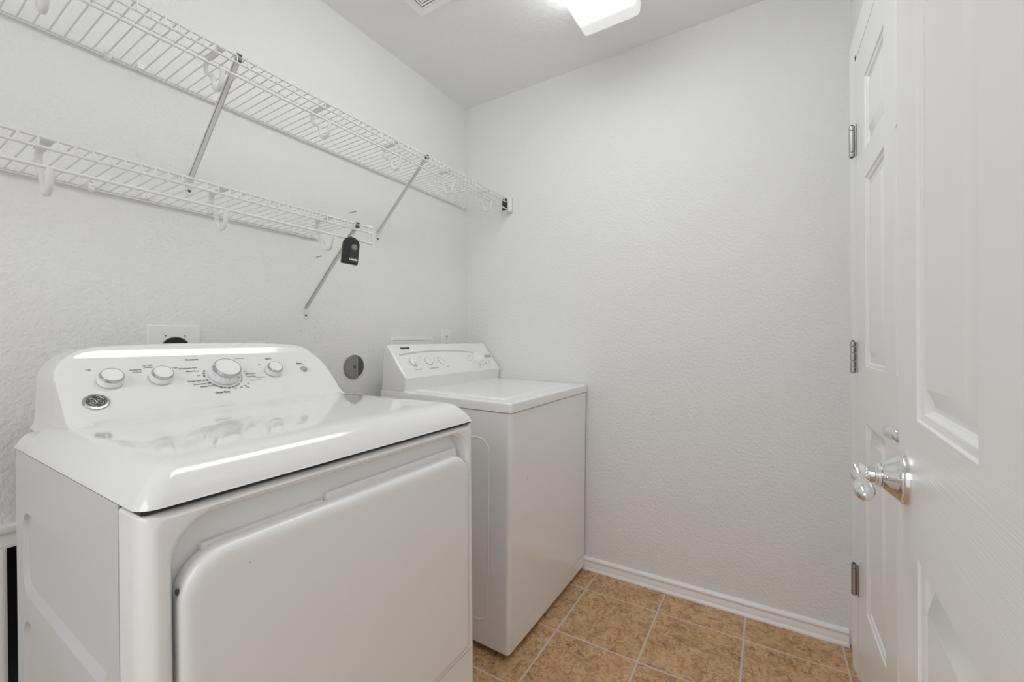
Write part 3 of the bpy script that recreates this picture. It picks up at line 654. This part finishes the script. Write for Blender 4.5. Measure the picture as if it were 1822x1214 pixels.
# round badge low on the left of the console
bo = fp(-1.6385, -.1085, -.0005)
bd = finish('badge', lathe(bmesh.new(), bo, FN, [(.0212, 0), (.0212, .0015), (.0195, .0036), (.0160, .0042), (.0155, .0030)], 48), M_silver, cs, 40); tag(bd, 'round silver emblem with script initials on dark grey')
finish('badge_disc', lathe(bmesh.new(), bo, FN, [(.0157, .001), (.0157, .0034), (0, .0036)], 40), M_badge, bd)
bm = bmesh.new()
def curve(pts, r=.0006): tube(bm, [bo+FY*(a*.0122)+FU*(b*.0122)+FN*.0041 for a, b in catmull(pts, 5)], r, 5)
curve([(-.12, .30), (-.40, .62), (-.72, .50), (-.62, .18), (-.28, .12), (-.05, -.1), (-.15, -.45), (-.50, -.62), (-.80, -.42), (-.70, -.15), (-.42, -.20), (-.42, -.42)])
curve([(.62, .50), (.50, .70), (.22, .62), (.12, .38), (.30, .16), (.52, .20), (.30, .10), (.05, -.20), (.22, -.60), (.62, -.62), (.82, -.34), (.66, -.12), (.42, -.22), (.50, -.42)])
curve([(-.12, .30), (-.05, .02), (.12, -.12)])
for ang in (20, 110, 200, 290):
    a0 = math.radians(ang); curve([(math.cos(a0+t*.28)*(1.08-.10*math.sin(t*PI/2.0)), math.sin(a0+t*.28)*(1.08-.10*math.sin(t*PI/2.0))) for t in range(0, 5)], .0006)
finish('monogram', bm, M_chrome, bd, 60)

# ------------------------------------------------------------------ washer (leans forward a little, as in the photograph)
wt = (.0201, -.0058)
ws = empty('washing_machine', (.7097, -.0129, .006), label='white top-loading washing machine with a closed lid in the corner', cat='washing machine')
ws.rotation_euler = (0, wt[0], wt[1])
WW, WD, HB, HT = .6944, .6393, .8567, .8934
def rz_edges(a, b): return abs(a.x-b.x) < 1e-5 and abs(a.y-b.y) < 1e-5 and a.x > -.01
bm = bmesh.new()
def wr(i, z, r=.016): return [(p, q, z) for p, q in rrect(-WD+i, -i, -WW+i, -i, r, 6, (1, 0, 0, 1))]
loops(bm, [wr(.004, .014, .010), wr(.0, .018, .012), wr(0, HB-.004), wr(.003, HB-.001)], True, True)
cb = finish('cabinet', bm, M_enamel, ws, 35)
bm = bmesh.new(); box(bm, -WD+.03, -.03, -WW+.03, -.03, HB-.004, HB+.004); finish('top_seam', bm, M_seal, ws)
# pressed outline on the near side
bm = bmesh.new()
o1 = rrect(-WD+.07, -.085, .10, HB-.095, .05, 8); o2 = rrect(-WD+.076, -.091, .106, HB-.101, .044, 8); o3_ = rrect(-WD+.073, -.088, .103, HB-.098, .047, 8)
loops(bm, [[(x, -WW, z) for x, z in o1], [(x, -WW-.0022, z) for x, z in o3_], [(x, -WW, z) for x, z in o2]], False, False)
finish('side_pressing', bm, M_enamel, ws, 60)
# kick panel with its fine seam
bm = bmesh.new(); loops(bm, [[(x, p, q) for p, q in rrect(-WW+.012, -.012, .020, .075, .003, 3)] for x in (-.002, .0016)], False); finish('kick_panel', bm, M_enamel, ws, 30)
finish('kick_seam', B(-.002, .0006, -WW+.011, -.011, .0750, .0765), M_printl, ws)
for (x, y) in ((-.05, -.05), (-.05, -WW+.05), (-.60, -.05), (-.60, -WW+.05)):
    zf = -.006-(0 if x > -.3 else .012)
    lg = finish('foot', lathe(bmesh.new(), (x, y, 0), (0, 0, 1), [(0, zf), (.016, zf), (.018, zf+.008), (.009, zf+.010), (.008, .020)], 16), M_black, ws, 40)
# deck
def wd(i, z, r=.012): return [(p, q, z) for p, q in rrect(-WD-.003+i, .004-i, -WW-.004+i, .004-i, r, 5, (1, 0, 0, 1))]
bm = bmesh.new(); loops(bm, [wd(.004, HB+.0015), wd(0, HB+.003), wd(0, HT-.008), wd(.0015, HT-.003), wd(.005, HT-.0005), wd(.010, HT), wd(.030, HT)], True, True)
dk = finish('deck', bm, M_enamel, ws, 35)
bm = bmesh.new()
def ld(i, z, r=.018): return [(p, q, z) for p, q in rrect(-.497+i, -.056-i, -WW+.052+i, -.052-i, r, 6, (1, 0, 0, 1))]
loops(bm, [ld(0, HT-.001), ld(.0010, HT+.0010), ld(.0040, HT+.0028), ld(.0085, HT+.0040), ld(.016, HT+.0046), ld(.030, HT+.0046)], True, True)
lid = finish('lid', bm, M_enamel, ws, 35)
# console
CP = [(-.643, HT), (-.634, 1.055), (-.631, 1.068), (-.626, 1.077), (-.619, 1.0815), (-.612, 1.0815), (-.607, 1.0785), (-.6035, 1.0742), (-.5785, 1.0440), (-.5402, .9977), (-.5050, .9552), (-.4995, .9470), (-.500, .9400), (-.505, .925), (-.508, HT)]
bm = bmesh.new(); extrude_poly(bm, CP, 'y', -WW+.020, -.020); wc = finish('control_console', bm, M_console, ws, 30)
for (a, b, s) in ((-WW-.001, -WW+.0205, -1), (-.0205, .001, 1)):
    bm = bmesh.new(); cx, cz = -.575, .985; rings = []
    segs = [(a, -.010), (a+.002, -.004), (a+.006, -.001), (a+.012, .0008), (b, .0012)] if s < 0 else [(a, .0012), (b-.012, .0008), (b-.006, -.001), (b-.002, -.004), (b, -.010)]
    for y, off in segs:
        r_i = []
        for (x, z) in CP:
            dx, dz = x-cx, z-cz; L = math.hypot(dx, dz); zz = z+dz/L*off
            r_i.append((x+dx/L*off, y, max(zz, HT) if z > HT+.001 else HT))
        rings.append(r_i)
    loops(bm, rings, True, True); finish('end_cap', bm, M_console, ws, 40)
WU = Vector((-.6373, 0, .7706)); WN = Vector((.7706, 0, .6373)); WY = Vector((0, 1, 0)); WB = Vector((-.502, 0, .9515))
def wp(y, s, h=0): return WB+Vector((0, y, 0))+WU*s+WN*h
# curved accent step across the face
bm = bmesh.new(); arc_c = [(-.660, .1120), (-.60, .1185), (-.52, .1235), (-.43, .1262), (-.34, .1250), (-.26, .1200), (-.20, .1130), (-.150, .1050)]
ac = catmull(arc_c, 3)
rings = []
for (y, s) in ac: rings.append([wp(y, s+.0045, -.001), wp(y, s+.0040, .0028), wp(y, s-.0030, .0002), wp(y, s-.0034, -.001)])
loops(bm, rings, True, True); finish('accent_strip', bm, M_rec, wc, 60)
def wknob(y, s, r, ang, ring=0):
    o = wp(y, s, -.0005)
    if ring:
        rg = finish('timer_ring', lathe(bmesh.new(), o, WN, [(ring*1.0, 0), (ring, .008), (ring*.96, .0105), (ring*.86, .0115), (ring*.80, .0115)], 40), M_knob, wc, 35)
        o = wp(y, s, .011)
    k = finish('control_knob', lathe(bmesh.new(), o, WN, [(r*.92, 0), (r, .001), (r*.99, .0045), (r*.90, .0065), (r*.80, .0068), (0, .0068)], 32), M_knob, wc, 35)
    a = math.radians(ang); d = WY*math.cos(a)+WU*math.sin(a); e = WN.cross(d)
    bm = bmesh.new(); rings = []
    for t, wdt, hh in ((-.92, .18, .009), (-.80, .24, .0155), (0, .26, .0175), (.80, .24, .0155), (.92, .18, .009)):
        c = o+d*(r*t)
        rings.append([c+e*(r*wdt)+WN*.005, c+e*(r*wdt*.75)+WN*hh, c-e*(r*wdt*.75)+WN*hh, c-e*(r*wdt)+WN*.005])
    loops(bm, rings, True, True); finish('finger_grip', bm, M_knob, k, 40)
    finish('knob_gap', lathe(bmesh.new(), wp(y, s, 0) if not ring else wp(y, s, .0100), WN, [(r*1.05, 0), (r*1.05, .0008), (0, .0008)], 24), M_print, k)
wknob(-.6030, .0735, .0215, 62); wknob(-.5105, .0715, .0205, 100); wknob(-.4255, .0700, .0200, 128)
wknob(-.1360, .0665, .0270, 66, .0400)
def WT(bm, s, y, sv, size, align='CENTER', bold=0, sx=1): text_bm(s, size, axes(wp(y, sv, .0006), WY, WU, WN), bm, .0001, align, bold, sx)
bm = bmesh.new(); WT(bm, 'KENMORE', -.6080, .1480, .0115, bold=.0012, sx=.95); finish('lettering', bm, M_seal, wc)
bm = bmesh.new()
WT(bm, 'WATER LEVEL', -.5960, .0330, .0070, bold=.0001); WT(bm, 'WASH/RINSE TEMP', -.5020, .0330, .0070, bold=.0001); WT(bm, 'SPEED', -.4100, .0340, .0075, bold=.0001)
for s, y, sv in (('COTTON', -.2270, .0750), ('HEAVY', -.2030, .0900), ('NORMAL', -.2200, .0600), ('SPIN', -.0700, .0350), ('PRE-SOAK', -.1750, .0150), ('DELICATE', -.0850, .0200), ('LIGHT', -.0600, .0480)): WT(bm, s, y, sv, .0058)
WT(bm, 'HEAVY DUTY', -.185, .1480, .0055)
for y, sv in ((-.645, .075), (-.640, .095), (-.562, .080), (-.545, .1), (-.470, .105), (-.465, .090)): WT(bm, 'HIGH' if sv > .09 else 'LOW', y, sv, .0045)
for a in range(-60, 240, 20):
    q = (-.136+math.cos(math.radians(a))*.0455, .0665+math.sin(math.radians(a))*.0455); tube(bm, [wp(q[0], q[1], 0), wp(q[0], q[1], .0007)], .0012, 6)
finish('lettering', bm, M_printl, wc)
bm = bmesh.new()
for a in (138, 238, 318): tube(bm, [wp(-.136+math.cos(math.radians(a))*.048, .0665+math.sin(math.radians(a))*.048, 0), wp(-.136+math.cos(math.radians(a))*.048, .0665+math.sin(math.radians(a))*.048, .001)], .0024, 10)
finish('dial_marks', bm, M_print, wc)
bm = bmesh.new(); loops(bm, [[wp(p, q, h) for p, q in rrect(-.071, -.020, .070, .088, .002, 2)] for h in (-.001, .0010)], False); finish('cycle_window', bm, M_printl, wc)
# small scuffs on the front
bm = bmesh.new(); tube(bm, [(.0003, -.1500, .7560), (.0003, -.1050, .7660)], .0006, 4); tube(bm, [(.0003, -.108, .7650), (.0003, -.103, .7670)], .0012, 5); tube(bm, [(.0003, -.575, .6150), (.0003, -.573, .5930)], .0005, 4); finish('scuff', bm, M_printl, ws)
